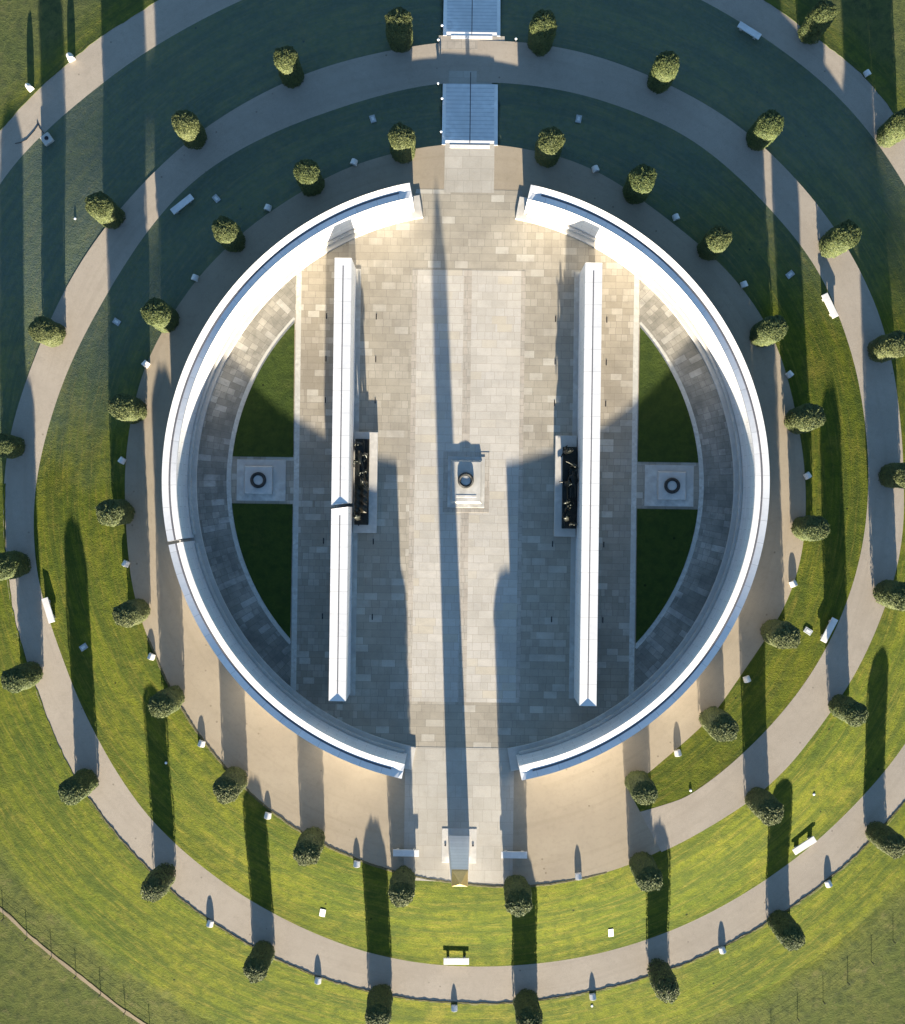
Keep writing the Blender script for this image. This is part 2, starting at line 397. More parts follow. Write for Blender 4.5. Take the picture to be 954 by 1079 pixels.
def ribbon(name, mat, sa, sb, fa, fb, n, kind='structure', lift=0, lip=0, ds=.5):
    mb = MB(); rows = []; uvs = []; k = int((sb-sa)/ds)
    arc = 0
    for i in range(k+1):
        s = sa+(sb-sa)*i/k; ra, za = fa(s); rb, zb, prof = fb(s)
        arc += radians(ds)*(ra+rb)/2
        row = []; uv = []
        if lip:
            x, y = unpol(152-s, ra+wob(s*3)); row.append((x, y, za-.03)); uv.append((arc, ra))
            x, y = unpol(152-s, ra+.02+wob(s*3)); row.append((x, y, za+lip)); uv.append((arc, ra))
        for j in range(n+1):
            if lip and j == 0: continue
            f = j/n; r = ra+(rb-ra)*f; x, y = unpol(152-s, r)
            z = prof(f, r) if prof else za+(zb-za)*f
            if lip: z += lip*max(0, 1-f*3)
            row.append((x, y, z+lift)); uv.append((arc, r))
        rows.append(row); uvs.append(uv)
    mb.grid(rows, uvs=uvs)
    return tag(mb.build(name, mat, smooth=(kind=='structure' and not lip)), kind=kind)

def fb_lawn(s):
    za = 0 if s < 360 else zs(s-360); zb = zs(s)
    def prof(f, r):
        x, y = unpol(152-s, r); z = za+(zb-za)*bank(f)
        if y > 0 and abs((x-CX)-(y-CY)*sin(-ROT)) < 2.0: z -= .35 if .03 < f < .97 else .05     # bed of the stone steps
        return z
    return I_(s), zb, prof
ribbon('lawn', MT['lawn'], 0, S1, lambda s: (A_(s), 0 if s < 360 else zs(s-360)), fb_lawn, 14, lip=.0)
ribbon('path', MT['path'], 0, S1, lambda s: (I_(s)-.05, zs(s)), lambda s: (O_(s)+.12, zs(s), None), 4, lift=.006)
def fb_out(s):
    return rmow(s), 0, lambda f, r: outer(s, r)
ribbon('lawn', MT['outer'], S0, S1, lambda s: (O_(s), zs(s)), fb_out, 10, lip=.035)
def fb_rough(s):
    return 75, 0, lambda f, r: outer(s, r)
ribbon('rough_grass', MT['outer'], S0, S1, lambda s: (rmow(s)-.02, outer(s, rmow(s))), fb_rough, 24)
mb = MB(); rows = []; uvs = []
for s in range(S0, S1+1, 2):
    z = outer(s, 75); row = []; uv = []
    for r in (74.9, 100, 200, 700):
        x, y = unpol(152-s, r); row.append((x, y, z if r < 80 else -5.2)); uv.append((s*.7, r))
    rows.append(row); uvs.append(uv)
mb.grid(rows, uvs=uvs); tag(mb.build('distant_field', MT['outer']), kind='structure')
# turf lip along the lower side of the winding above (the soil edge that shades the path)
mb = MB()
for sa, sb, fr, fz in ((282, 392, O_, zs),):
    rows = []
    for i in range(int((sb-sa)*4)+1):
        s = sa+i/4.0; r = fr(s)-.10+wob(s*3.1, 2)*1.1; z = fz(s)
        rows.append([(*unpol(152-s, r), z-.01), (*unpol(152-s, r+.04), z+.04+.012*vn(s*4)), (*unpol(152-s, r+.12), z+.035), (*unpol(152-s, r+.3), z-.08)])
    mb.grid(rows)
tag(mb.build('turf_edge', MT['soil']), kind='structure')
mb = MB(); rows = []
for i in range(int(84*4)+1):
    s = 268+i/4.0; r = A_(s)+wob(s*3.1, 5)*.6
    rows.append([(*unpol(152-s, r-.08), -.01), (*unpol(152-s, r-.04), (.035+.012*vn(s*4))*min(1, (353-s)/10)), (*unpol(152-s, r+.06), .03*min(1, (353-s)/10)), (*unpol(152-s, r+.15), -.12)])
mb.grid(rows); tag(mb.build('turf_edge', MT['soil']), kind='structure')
# worn trail in the lower left corner
pts = [(-60,915),(-20,942),(10,966),(30,986),(52,1004),(80,1026),(104,1045),(130,1065),(160,1085),(200,1110)]
mb = MB(); rows = []
fine = []
for a, b in zip(pts, pts[1:]):
    for k in range(6): fine.append((a[0]+(b[0]-a[0])*k/6, a[1]+(b[1]-a[1])*k/6))
for i, (px, py) in enumerate(fine):
    w = 1.6+.5*vn(i*.7); row = []
    for q in (-1, -.3, .3, 1):
        x, y, z = place(px+q*w*.63, py-q*w*.78); row.append((x, y, z+.03))
    rows.append(row)
mb.grid(rows); tag(mb.build('trail', MT['trail']), kind='structure')

# ------------------------------------------------------------------ paving sheets of the court (memorial frame)
def sheet(name, mat, poly, z):
    mb = MB(); mb.quad(*[(u, v, z) for u, v in poly])
    return tag(mb.build(name, mat, loc=(CX, CY, 0), rz=ROT), kind='structure')
RI = 19.4; RO = 20.4; RL = 16.45; UL = 12.1
def ringpoly(r0, r1, a0, a1, step=1.0, z=0, mat=None, name='paving'):
    mb = MB(); k = max(1, int((a1-a0)/step)); rows = []; uvs = []
    am = (a0+a1)/2
    for q in (0, 1):
        row = []; uv = []
        for i in range(k+1):
            a = a0+(a1-a0)*i/k; r = r1 if q else max(r0, UL/cos(radians(a-am)))
            row.append((r*sin(radians(a)), r*cos(radians(a)), z)); uv.append((r, radians(a)*18))
        rows.append(row); uvs.append(uv)
    mb.grid(rows, uvs=uvs)
    return tag(mb.build(name, mat, loc=(CX, CY, 0), rz=ROT), kind='structure')
# floor disc, walks, aisles
def chord(u, R): return sqrt(max(0, R*R-u*u))
def strip(name, mat, u0, u1, R, z, vmin=None, vmax=None, n=12):
    us = [u0+(u1-u0)*i/n for i in range(n+1)]
    top = [(u, min(chord(u, R), vmax if vmax is not None else 99)) for u in us]
    bot = [(u, max(-chord(u, R), vmin if vmin is not None else -99)) for u in reversed(us)]
    return sheet(name, mat, bot[::-1]+top[::-1], z)
strip('paving', MT['pave_side'], -8.4, 8.4, 20.2, .004, n=40)
for sg in (-1, 1):
    strip('paving', MT['pave_cross'], min(sg*8.4, sg*UL), max(sg*8.4, sg*UL), 19.6, .004, n=16)
    a = 90*sg
    lo, hi = (a-51, a+51)
    ringpoly(RL-.02, 19.6, lo, hi, 1, .008, MT['pave_ring'])
    sheet('paving', MT['pave_cross'], [(sg*UL, -1.65), (sg*16.5, -1.65), (sg*16.5, 1.65), (sg*UL, 1.65)][::sg], .004)
strip('paving', MT['pave_mid'], -3.55, 3.75, 30, .008, vmin=-15.4, vmax=14.95, n=1)
for u0, u1 in ((-3.9,-3.55),(3.75,4.05),(-.28,.28)):
    strip('paving', MT['band'], u0, u1, 30, .012, vmin=-15.4, vmax=14.95, n=1)
for sg in (-1, 1):
    strip('paving', MT['kerb'], min(sg*(UL-.42), sg*(UL-.05)), max(sg*(UL-.42), sg*(UL-.05)), 19.3, .012, n=6)
walkS = [(-3.95,-27.95),(3.7,-28.15),(3.7,-18.6),(-3.95,-18.6)]
sheet('paving', MT['pave_walk'], walkS, .012)
sheet('paving', MT['pave_walk'], [(-1.75,20.4),(1.75,20.4),(1.75,23.85),(-1.75,23.85)], .008)
sheet('paving', MT['pave_side'], [(-4.1,19.0),(4.1,19.0),(3.7,20.6),(-3.7,20.6)], .006)
# four grass quadrants with kerbs
for sg in (-1, 1):
    for sv in (-1, 1):
        vmax = sqrt(RL**2-UL**2)-.05
        arc = []
        a0 = math.degrees(math.asin(1.65/RL)); a1 = math.degrees(math.asin(vmax/RL))
        for i in range(25):
            a = radians(a0+(a1-a0)*i/24); arc.append((sg*RL*cos(a), sv*RL*sin(a)))
        poly = [(sg*UL, sv*1.65)]+arc
        if sg*sv < 0: poly = poly[::-1]
        mb = MB(); mb.prism(poly, -.02, .055)
        o = tag(mb.build('court_lawn', MT['infield'], loc=(CX, CY, 0), rz=ROT), kind='structure')
    ringpoly(RL, RL+.32, 90*sg-43.3, 90*sg+43.3, 1, .014, MT['kerb'], 'paving')

# ------------------------------------------------------------------ curved walls
WH = 3.7; GD = .15
def arc_wall(mb, a0, a1, base=0.0, hip0=True, hip1=True):
    uvs = []; rows = []
    k = max(2, int((a1-a0)/.75)); hl = 2.2
    AA = [a0+(a1-a0)*i/k for i in range(k+1)]
    for a in AA:
        d0 = (a-a0)/hl if hip0 else 1; d1 = (a1-a)/hl if hip1 else 1
        g = min(1, d0, d1); g = max(0, g)
        zz = WH-GD*g
        gw = .06*g+.001
        pr = [(RI,base),(RI,WH),(RI+.46,zz+.004),(RI+.46+gw,zz-.03*g),(RI+.58,zz+.004) if g > .3 else (RI+.462+gw,zz+.004),(RO,WH),(RO,base)]
        rows.append([(r*sin(radians(a)), r*cos(radians(a)), z) for r, z in pr])
        uvs.append([(radians(a)*20, vv) for vv in (base, WH, WH+.3, WH+.35, WH+.38, WH+.6, 2*WH+.6)])
    mb.grid(rows, uvs=uvs)
    for row, rev in ((rows[0], False), (rows[-1], True)):
        mb.quad(*(row[::-1] if not rev else row))
def arc_slab(mb, r0, r1, a0, a1, z0, z1, c=.04):
    k = max(2, int((a1-a0)/1)); rows = []
    for i in range(k+1):
        a = radians(a0+(a1-a0)*i/k)
        rows.append([(r*sin(a), r*cos(a), z) for r, z in ((r0,z0),(r0,z1-c),(r0+c,z1),(r1-c,z1),(r1,z1-c),(r1,z0))])
    mb.grid(rows); mb.quad(*rows[0][::-1]); mb.quad(*rows[-1])
def groove(mb, a0, a1, z):
    k = max(2, int((a1-a0)/.75)); rows = []
    for r in (RI+.455, RI+.585):
        rows.append([(r*sin(radians(a0+(a1-a0)*i/k)), r*cos(radians(a0+(a1-a0)*i/k)), z) for i in range(k+1)])
    mb.grid(rows)
SLOT = 258.3-.77+.0
for nm, spans, full, lab in (('left', [(191.4, SLOT-.34), (SLOT+.34, 348.6)], (191.4, 348.6), 'tall white curved stone wall on the left side of the court, cut by a thin slot'),
                       ('right', [(11.6, 168.6)], (11.6, 168.6), 'tall white curved stone wall on the right side of the court, unbroken')):
    am = radians((full[0]+full[1])/2); org = (RI*sin(am), RI*cos(am), 0)
    e = empty('curved_wall', M2W(*org), ROT, label=lab, cat='wall')
    mb = MB(); gm = MB()
    for a0, a1 in spans:
        arc_wall(mb, a0, a1, .16, hip0=(a0 == full[0]), hip1=(a1 == full[1]))
        groove(gm, a0+(2.4 if a0 == full[0] else .02), a1-(2.4 if a1 == full[1] else .02), WH-GD+.012)
    mb.build('wall_body', MT['stone_arc'], e, org)
    gm.build('gutter', MT['groove'], e, org)
    sm = MB(); arc_slab(sm, RI-.55, RO+.08, full[0]-1.6, full[1]+1.6, 0, .16); sm.build('base_slab', MT['plinth'], e, org)
    sm = MB()
    for a0, a1 in spans: arc_slab(sm, RI-.22, RI-.005, a0+.6, a1-.6, .165, .5)
    sm.build('stone_ledge', MT['plinth'], e, org)

# ------------------------------------------------------------------ straight walls
def bar(mb, uc, v0, v1, w=1.14, sk0=0, sk1=0, base=.061):
    h = w/2; hl = .45; z1 = WH; zg = WH-.09; g = .04
    def P(u, v, z): return (uc+u, v, z)
    # skewed ends: v shifts with u
    def V0(u): return v0+sk0*u
    def V1(u): return v1+sk1*u
    a = [P(-h,V0(-h),z1), P(-g,V0(-g)+hl,zg), P(g,V0(g)+hl,zg), P(h,V0(h),z1)]
    b = [P(-h,V1(-h),z1), P(-g,V1(-g)-hl,zg), P(g,V1(g)-hl,zg), P(h,V1(h),z1)]
    mb.quad(a[0],a[1],b[1],b[0]); mb.quad(a[2],a[3],b[3],b[2]); mb.quad(a[1],a[2],b[2],b[1])
    mb.quad(a[0],a[3],a[2],a[1]); mb.quad(b[0],b[1],b[2],b[3])
    lo = [P(-h,V0(-h),base),P(h,V0(h),base),P(h,V1(h),base),P(-h,V1(-h),base)]
    mb.quad(lo[0],lo[1],a[3],a[0]); mb.quad(lo[2],lo[3],b[0],b[3]); mb.quad(lo[1],lo[2],b[3],a[3]); mb.quad(lo[3],lo[0],a[0],b[0])
    return (uc, V0(0)+hl+.05, V1(0)-hl-.05, zg)
for uc, spans, lab in ((-8.43, [(-14.85,-1.88,0,.15),(-1.62,14.9,.15,0)], 'long straight white stone wall inside the left curve, cut by a slanting slot'),
                       (8.40, [(-14.95,14.8,0,0)], 'long straight white stone wall inside the right curve, in one unbroken length')):
    e = empty('straight_wall', M2W(uc, 0), ROT, label=lab, cat='wall'); mb = MB(); gm = MB()
    for v0, v1, s0, s1 in spans:
        q = bar(mb, uc, v0, v1, sk0=s0, sk1=s1)
        gm.quad((uc-.04, q[1], q[3]+.004), (uc+.04, q[1], q[3]+.004), (uc+.04, q[2], q[3]+.004), (uc-.04, q[2], q[3]+.004))
    mb.build('wall_body', MT['stone'], e, (uc,0,0)); gm.build('gutter', MT['groove'], e, (uc,0,0))
    sm = MB(); sg = -1 if uc > 0 else 1
    ua, ub = (uc-.6, uc+.92) if uc < 0 else (uc-.92, uc+.6)
    sm.box(ua, ub, -15.05, 14.95, 0.0, .06); sm.build('base_slab', MT['band2'], e, (uc,0,0), bevel=.03)

# ------------------------------------------------------------------ obelisk
ob = empty('obelisk', M2W(-.08, -25.5), ROT, label='tall four-sided white stone obelisk with a gilded tip at the bottom end of the court', cat='obelisk')
mb = MB(); mb.box(-.72,.72,-.72,.72,.041,7.15,.2,.2); mb.build('shaft', MT['stone'], ob, bevel=.01)
mb = MB(); mb.box(-.53,.53,-.53,.53,7.153,7.36,.02,.02); w=.5
mb.quad((-w,-w,7.36),(w,-w,7.36),(0,0,8.45)); mb.quad((w,-w,7.36),(w,w,7.36),(0,0,8.45)); mb.quad((w,w,7.36),(-w,w,7.36),(0,0,8.45)); mb.quad((-w,w,7.36),(-w,-w,7.36),(0,0,8.45))
mb.build('gilded_tip', MT['gold'], ob)
mb = MB(); mb.box(-1.22,1.22,-1.2,1.22,.0,.04); mb.build('base_slab', MT['plinth'], ob, bevel=.015)
for sx in (-1,1):
    mb = MB(); mb.lathe([(.0001,.06),(.07,.06),(.07,.085),(.0001,.085)], 12, (sx*.97,.05)); mb.build('uplight', MT['steel'], ob)

# ------------------------------------------------------------------ wreath drums and central altar stone
def wreath(u, v, z, lab, tilt=0):
    e = empty('bronze_wreath', M2W(u, v, z), ROT, label=lab, cat='wreath', group='bronze wreaths on stone drums')
    mb = MB(); mb.lathe([(.44,0),(.44,.05),(.36,.07),(.30,.08),(.0001,.08)], 40); mb.build('drum', MT['plinth'], e, smooth=False)
    # leafy ring
    mb = MB(); n = 72; rr = random.Random(3); rows = []
    for i in range(n):
        a = 2*pi*i/n; row = []
        for j in range(8):
            b = 2*pi*j/8; m_ = .10+.025*((i+j) % 2)
            R_ = .45+m_*cos(b); row.append((R_*cos(a), R_*sin(a), .08+m_*sin(b)))
        rows.append(row)
    rows.append(rows[0]); mb.grid(rows, close=True); mb.build('leaf_ring', MT['wreath'], e)
al = empty('altar_stone', M2W(0.07, .18), ROT, label='low stepped rectangular pale stone at the centre of the court', cat='altar')
mb = MB(); mb.box(-1.62,1.62,-2.25,2.0,0,.025); mb.build('border_slab', MT['band'], al, bevel=.01)
mb = MB(); mb.box(-1.3,1.3,-1.9,1.68,.026,.06); mb.build('lower_step', MT['band2'], al, bevel=.02)
mb = MB(); mb.box(-1.10,1.10,-1.62,1.42,.061,.24,.12,.12); mb.build('top_block', MT['band2'], al, bevel=.015)
mb = MB(); mb.box(-.72,.72,-1.20,-1.02,.241,.255,.0,.01); mb.build('inscription_ledge', MT['plinth'], al, bevel=.01)
wreath(.04, .17, .242, 'dark bronze wreath ring lying on the central altar stone of the court')
for sg, nm in ((-1,'left'),(1,'right')):
    u = sg*14.5
    e = empty('stone_pedestal', M2W(u, 0), ROT, label='low square pale stone pedestal between the two grass quadrants on the %s side' % nm, cat='pedestal', group='square pedestals between the grass quadrants')
    mb = MB(); mb.box(-1.9,1.55,-1.45,1.45,.01,.05) if sg > 0 else mb.box(-1.55,1.9,-1.45,1.45,.01,.05); mb.build('border_slab', MT['band2'], e, bevel=.01)
    mb = MB(); mb.box(-1.0,1.0,-1.0,1.0,.051,.2,.05,.05); mb.build('top_block', MT['plinth'], e, bevel=.015)
    wreath(u, 0, .202, 'dark bronze wreath ring on the pedestal beside the %s grass quadrants' % nm)

# ------------------------------------------------------------------ bronze figure groups
def figure(parent, loc, rz, pose, sc=1.0, lean=0, name='figure'):
    J = {}
    def P(n, x, y, z, r, par=None): J[n] = (x, y, z, r, par)
    if pose in ('stand', 'lift', 'reach', 'stride'):
        st = .22 if pose != 'stride' else .38
        P('pel',0,0,.98,.15); P('wai',0,.02,1.14,.135,'pel'); P('che',0,.05,1.38,.17,'wai'); P('nec',0,.06,1.56,.065,'che'); P('hea',0,.09,1.68,.10,'nec'); P('cro',0,.09,1.80,.085,'hea')
        for s, k in ((-1,'l'),(1,'r')):
            fy = st*s*.5
            P('hip'+k,s*.10,0,.90,.105,'pel'); P('kne'+k,s*.13,fy+.08,.50,.07,'hip'+k); P('ank'+k,s*.13,fy,.08,.05,'kne'+k); P('toe'+k,s*.14,fy+.18,.04,.045,'ank'+k)
            P('sho'+k,s*.20,.05,1.45,.075,'che')
            if pose == 'stand': e, h = (s*.27,.05,1.18), (s*.25,.20,.98)
            elif pose == 'lift': e, h = (s*.28,.22,1.30), (s*.20,.48,1.45)
            elif pose == 'reach': e, h = ((s*.45,.10,1.50), (s*.72,.18,1.62)) if s > 0 else ((s*.28,.08,1.2), (s*.22,.3,1.1))
            else: e, h = (s*.28,.2,1.2), (s*.24,.46,1.12)
            P('elb'+k,*e,.052,'sho'+k); P('han'+k,*h,.042,'elb'+k)
    elif pose == 'kneel':
        P('pel',0,0,.55,.15); P('wai',0,.06,.70,.135,'pel'); P('che',0,.16,.92,.165,'wai'); P('nec',0,.22,1.08,.065,'che'); P('hea',0,.28,1.18,.10,'nec'); P('cro',0,.30,1.29,.085,'hea')
        for s, k in ((-1,'l'),(1,'r')):
            P('hip'+k,s*.1,0,.50,.105,'pel')
            if s > 0: P('kne'+k,s*.14,.40,.52,.07,'hip'+k); P('ank'+k,s*.14,.42,.08,.05,'kne'+k); P('toe'+k,s*.14,.58,.04,.045,'ank'+k)
            else: P('kne'+k,s*.14,.12,.08,.07,'hip'+k); P('ank'+k,s*.14,-.30,.07,.05,'kne'+k); P('toe'+k,s*.14,-.46,.05,.045,'ank'+k)
            P('sho'+k,s*.2,.17,.98,.075,'che'); P('elb'+k,s*.27,.34,.78,.052,'sho'+k); P('han'+k,s*.16,.55,.72,.042,'elb'+k)
    else:                                             # lying on a stretcher
        P('pel',0,0,.12,.15); P('wai',0,.16,.13,.135,'pel'); P('che',0,.40,.15,.17,'wai'); P('nec',0,.58,.17,.065,'che'); P('hea',0,.70,.20,.10,'nec'); P('cro',0,.80,.21,.085,'hea')
        for s, k in ((-1,'l'),(1,'r')):
            P('hip'+k,s*.1,-.08,.12,.105,'pel'); P('kne'+k,s*.14,-.48,.20 if s > 0 else .12,.07,'hip'+k); P('ank'+k,s*.13,-.88,.08,.05,'kne'+k); P('toe'+k,s*.15,-.95,.18,.045,'ank'+k)
            P('sho'+k,s*.2,.46,.14,.075,'che'); P('elb'+k,s*.31,.22,.10,.052,'sho'+k); P('han'+k,s*.22,-.02,.20,.042,'elb'+k)
    names = list(J); idx = {n: i for i, n in enumerate(names)}
    vs = [tuple(q*sc for q in J[n][:3]) for n in names]
    ed = [(idx[n], idx[J[n][4]]) for n in names if J[n][4]]
    me = bpy.data.meshes.new(name); me.from_pydata(vs, ed, []); me.materials.append(MT['bronze'])
    o = bpy.data.objects.new(name, me); C.objects.link(o); o.parent = parent; o.location = loc; o.rotation_euler = (lean, 0, rz)
    m = o.modifiers.new('skin', 'SKIN'); m.use_smooth_shade = True
    for n in names:
        sv = me.skin_vertices[0].data[idx[n]]; r = J[n][3]*sc; sv.radius = (r, r); sv.use_root = (n == 'pel')
    s = o.modifiers.new('sub', 'SUBSURF'); s.levels = 1; s.render_levels = 2
    return o
def drape(parent, x0, x1, y0, y1, z, name='drapery', seed=1):
    rr = random.Random(seed); mb = MB(); rows = []
    for i in range(15):
        rows.append([(x0+(x1-x0)*i/14, y0+(y1-y0)*j/20, z+.09*sin(j*1.15+i*.55)+.05*sin(i*.8)+rr.uniform(-.01,.01)-.25*(j/20)) for j in range(21)])
    mb.grid(rows); o = mb.build(name, MT['bronze'], parent, smooth=True)
    s = o.modifiers.new('sol', 'SOLIDIFY'); s.thickness = .04
    return o
# left group
g = empty('bronze_sculpture', M2W(-7.28, 0.12), ROT, label='dark bronze group of striding and standing figures raising a comrade, against the left straight wall', cat='sculpture')
mb = MB(); mb.box(-.55,1.12,-3.72,3.35,.0,.42); mb.build('plinth', MT['plinth'], g, bevel=.03)
mb = MB(); mb.box(-.42,.56,-3.15,2.85,.421,.62); mb.build('base', MT['bronze'], g, bevel=.03)
P0 = .62
for x, y, rz, ps, sc, ln in ((-.1,2.45,pi,'lift',1.0,0),(.28,1.75,pi*.9,'lift',1.0,0),(-.15,1.15,pi,'stride',1.0,.1),(.22,.55,pi*1.1,'lift',1.03,0),(.18,-.15,-pi/2*.7,'reach',1.05,0),(-.1,-2.75,.3,'kneel',1.0,0)):
    figure(g, (x, y, P0), rz, ps, sc, ln)
figure(g, (.05,1.2,P0+1.42), pi*.03, 'lie', 1.0)
mb = MB()
for sx in (-.27,.27): mb.tube([(sx+.03,.1,P0+1.38),(sx+.03,2.6,P0+1.5)], .03)
mb.box(-.24,.30,.25,2.3,P0+1.40,P0+1.43); mb.build('stretcher', MT['bronze'], g)
drape(g, -.36, .5, -2.3, -.4, P0+.62, seed=4)
# right group
g = empty('bronze_sculpture', M2W(7.35, 0.05), ROT, label='dark bronze group with a body laid out between kneeling mourners, against the right straight wall', cat='sculpture')
mb = MB(); mb.box(-1.08,.42,-3.72,3.35,.0,.42); mb.build('plinth', MT['plinth'], g, bevel=.03)
mb = MB(); mb.box(-.58,.40,-3.15,2.55,.421,.72); mb.build('base', MT['bronze'], g, bevel=.03)
P0 = .72
for x, y, rz, ps, sc in ((-.22,2.15,.2,'stand',.95),(-.42,2.1,-.5,'kneel',.9),(.15,1.2,pi*.8,'reach',1.0),(-.38,-.05,-pi/2,'kneel',1.0),(-.35,-1.35,.4,'stand',.92),(-.2,-1.75,-.3,'kneel',1.0),(-.3,-2.55,.2,'kneel',.95),(.1,-2.75,pi,'stand',.95)):
    figure(g, (x, y, P0), rz, ps, sc)
mb = MB(); mb.box(-.18,.34,-1.0,1.0,P0+.6,P0+.72)
for yy in (-.85,.85):
    for xx in (-.12,.28): mb.box(xx-.04,xx+.04,yy-.04,yy+.04,P0,P0+.6)
mb.build('bier', MT['bronze'], g)
figure(g, (.08,-.02,P0+.72), 0, 'lie', 1.05)

# ------------------------------------------------------------------ steps on the north side
def flight(name, vtop, vbot, ztop, zbot, n, w, lab, u0=0.0):
    e = empty(name, M2W(u0, vtop, ztop), ROT, label=lab, cat='steps', group='flights of steps up the north bank')
    tr = (vbot-vtop)/n; rs = (ztop-zbot)/n
    mb = MB()
    for i in range(n):
        z = ztop-rs*(i+1)+rs
        mb.box(-w, w, i*tr, (i+1)*tr+.0, zbot-ztop-.4, (z-ztop)-rs*0-.0 if i else .006)
    mb.build('treads', MT['step'], e)
    # white top edge
    mb = MB(); mb.box(-w*.82, w*.82, -.22, .02, -.02, .03); mb.build('top_edge', MT['block'], e, bevel=.006)
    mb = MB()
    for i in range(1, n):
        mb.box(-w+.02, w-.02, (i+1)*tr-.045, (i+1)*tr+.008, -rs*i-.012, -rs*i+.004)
    mb.build('riser_shade_nosing', MT['riser_shade_plate'], e)  # thin strips coloured darker to stand in for the shadow of each riser
    for sx in (-1, 1):
        sm = MB(); a, b = (sx*w, sx*(w+.24)) if sx > 0 else (sx*(w+.24), sx*w)
        y0, y1 = 0, n*tr
        n0 = len(sm.v)
        sm.v += [(a,y0,.05),(b,y0,.05),(b,y1,zbot-ztop+.05),(a,y1,zbot-ztop+.05),(a,y0,zbot-ztop-.4),(b,y0,zbot-ztop-.4),(b,y1,zbot-ztop-.4),(a,y1,zbot-ztop-.4)]
        sm.f += [tuple(n0+i for i in q) for q in ((0,1,2,3),(0,4,5,1),(2,6,7,3),(1,5,6,2),(0,3,7,4))]
        sm.build('side_wall', MT['step'], e)
    hr = MB(); hr.tube([(0.0,-.1,.95),(0,n*tr*.5,.95-(ztop-zbot)*.5),(0,n*tr,.95-(ztop-zbot)),(0,n*tr+.5,.93-(ztop-zbot))], .03)
    o = hr.build('handrail', MT['steel'], e)
    for k in range(5):
        t = k/4; pm = MB(); y = .05+(n*tr)*t*.98
        pm.tube([(0,y,-(ztop-zbot)*t-.05),(0,y,.95-(ztop-zbot)*t)], .022); pm.build('rail_post', MT['steel'], o)
    return e
zt = zs(152)
flight('stone_steps', 23.75, 28.45, 0.0, zt, 15, 1.72, 'upper flight of pale stone steps, nearest the court, with a central handrail')
r2 = I_(152+360)
flight('stone_steps', 31.9, r2-.05, zt, zs(512), 26, 1.80, 'lower flight of pale stone steps running off the top of the picture', u0=.05)
def msheet_at(name, mat, poly, zf):
    mb = MB(); mb.quad(*[(u, v, zf) for u, v in poly]); return tag(mb.build(name, mat, loc=(CX, CY, 0), rz=ROT), kind='structure')
msheet_at('paving', MT['pave_walk'], [(-1.55,27.9),(1.55,27.9),(1.55,29.4),(-1.55,29.4)], zt+.016)
msheet_at('paving', MT['band'], [(-2.3,30.9),(2.4,30.9),(2.4,31.9),(-2.3,31.9)], zt+.016)

# ------------------------------------------------------------------ clipped trees
def crown_mesh(seed, r=.84, h=4.1, n=9000, sparse=False):
    rr = random.Random(seed); mb = MB()
    def prof(t):                                   # radius against height fraction, rounded shoulder
        if t > .84: q = (t-.84)/.16; return r*sqrt(max(0, 1-q*q*.985))
        return r*(.97+.03*sin(t*3.0))
    ph = [rr.uniform(0, 6.28) for _ in range(6)]
    def lump(a, z): return 1+.035*sin(3*a+ph[0]+z)+.03*sin(5*a+ph[1]-2*z)+.03*sin(2*a+z*2.3+ph[2])
    core = MB(); rows = []
    for i in range(15):
        t = i/14; z = .12+(h-.22)*t
        rows.append([((prof(t)-.13)*lump(a, z)*cos(a) if prof(t) > .2 else prof(t)*.3*cos(a), (prof(t)-.13)*lump(a, z)*sin(a) if prof(t) > .2 else prof(t)*.3*sin(a), z) for a in [2*pi*j/20 for j in range(20)]])
    core.grid(rows, close=True); k = len(core.v); core.f.append(tuple(range(k-20, k)))
    for i in range(n):
        if rr.random() < .30:                       # the top
            q = sqrt(rr.random()); a = rr.uniform(0, 2*pi); t = .84+.16*sqrt(max(0, 1-q*q))
            R = prof(min(.999, t)); nz = .9
        else:
            t = rr.random()*.99; a = rr.uniform(0, 2*pi); R = prof(t); nz = .15
        z = .12+(h-.12)*t
        cl = sin(7*a+ph[3]+2.1*z)*sin(5.3*z+ph[4]+2*a)+.6*sin(13*a+ph[5])*sin(9*z)
        R = R*lump(a, z)+.024*cl+rr.uniform(-.06,.018)
        if nz > .5: z += .05*cl+rr.uniform(-.07,.04)
        if sparse and cl < -.45: continue
        s = rr.uniform(.035,.062)
        cx, cy = R*cos(a), R*sin(a)
        d = [cos(a)*(1-nz)+rr.uniform(-.55,.55), sin(a)*(1-nz)+rr.uniform(-.55,.55), nz+rr.uniform(-.2,.7)]
        L = sqrt(sum(q*q for q in d)); d = [q/L for q in d]
        up = (rr.uniform(-1,1), rr.uniform(-1,1), rr.uniform(-1,1))
        e = (d[1]*up[2]-d[2]*up[1], d[2]*up[0]-d[0]*up[2], d[0]*up[1]-d[1]*up[0]); L = sqrt(sum(q*q for q in e)) or 1; e = [q/L for q in e]
        g = (d[1]*e[2]-d[2]*e[1], d[2]*e[0]-d[0]*e[2], d[0]*e[1]-d[1]*e[0])
        c = (cx, cy, z)
        mb.quad(*[tuple(c[k]+s*(w*e[k]+q*g[k]*1.5) for k in range(3)) for w, q in ((0,-1),(.6,0),(0,1),(-.6,0))])
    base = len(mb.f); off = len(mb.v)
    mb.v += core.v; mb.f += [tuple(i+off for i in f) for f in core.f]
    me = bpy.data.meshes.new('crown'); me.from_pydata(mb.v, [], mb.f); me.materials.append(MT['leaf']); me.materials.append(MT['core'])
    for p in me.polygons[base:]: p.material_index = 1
    me.update(); return me
CM = [crown_mesh(11, .85), crown_mesh(23, .88), crown_mesh(37, .83), crown_mesh(51, .86, 4.1, 5000, True)]
tm = MB(); tm.lathe([(.13,-.3),(.10,.0),(.085,.5),(.08,1.0)], 10); trunk_me = None
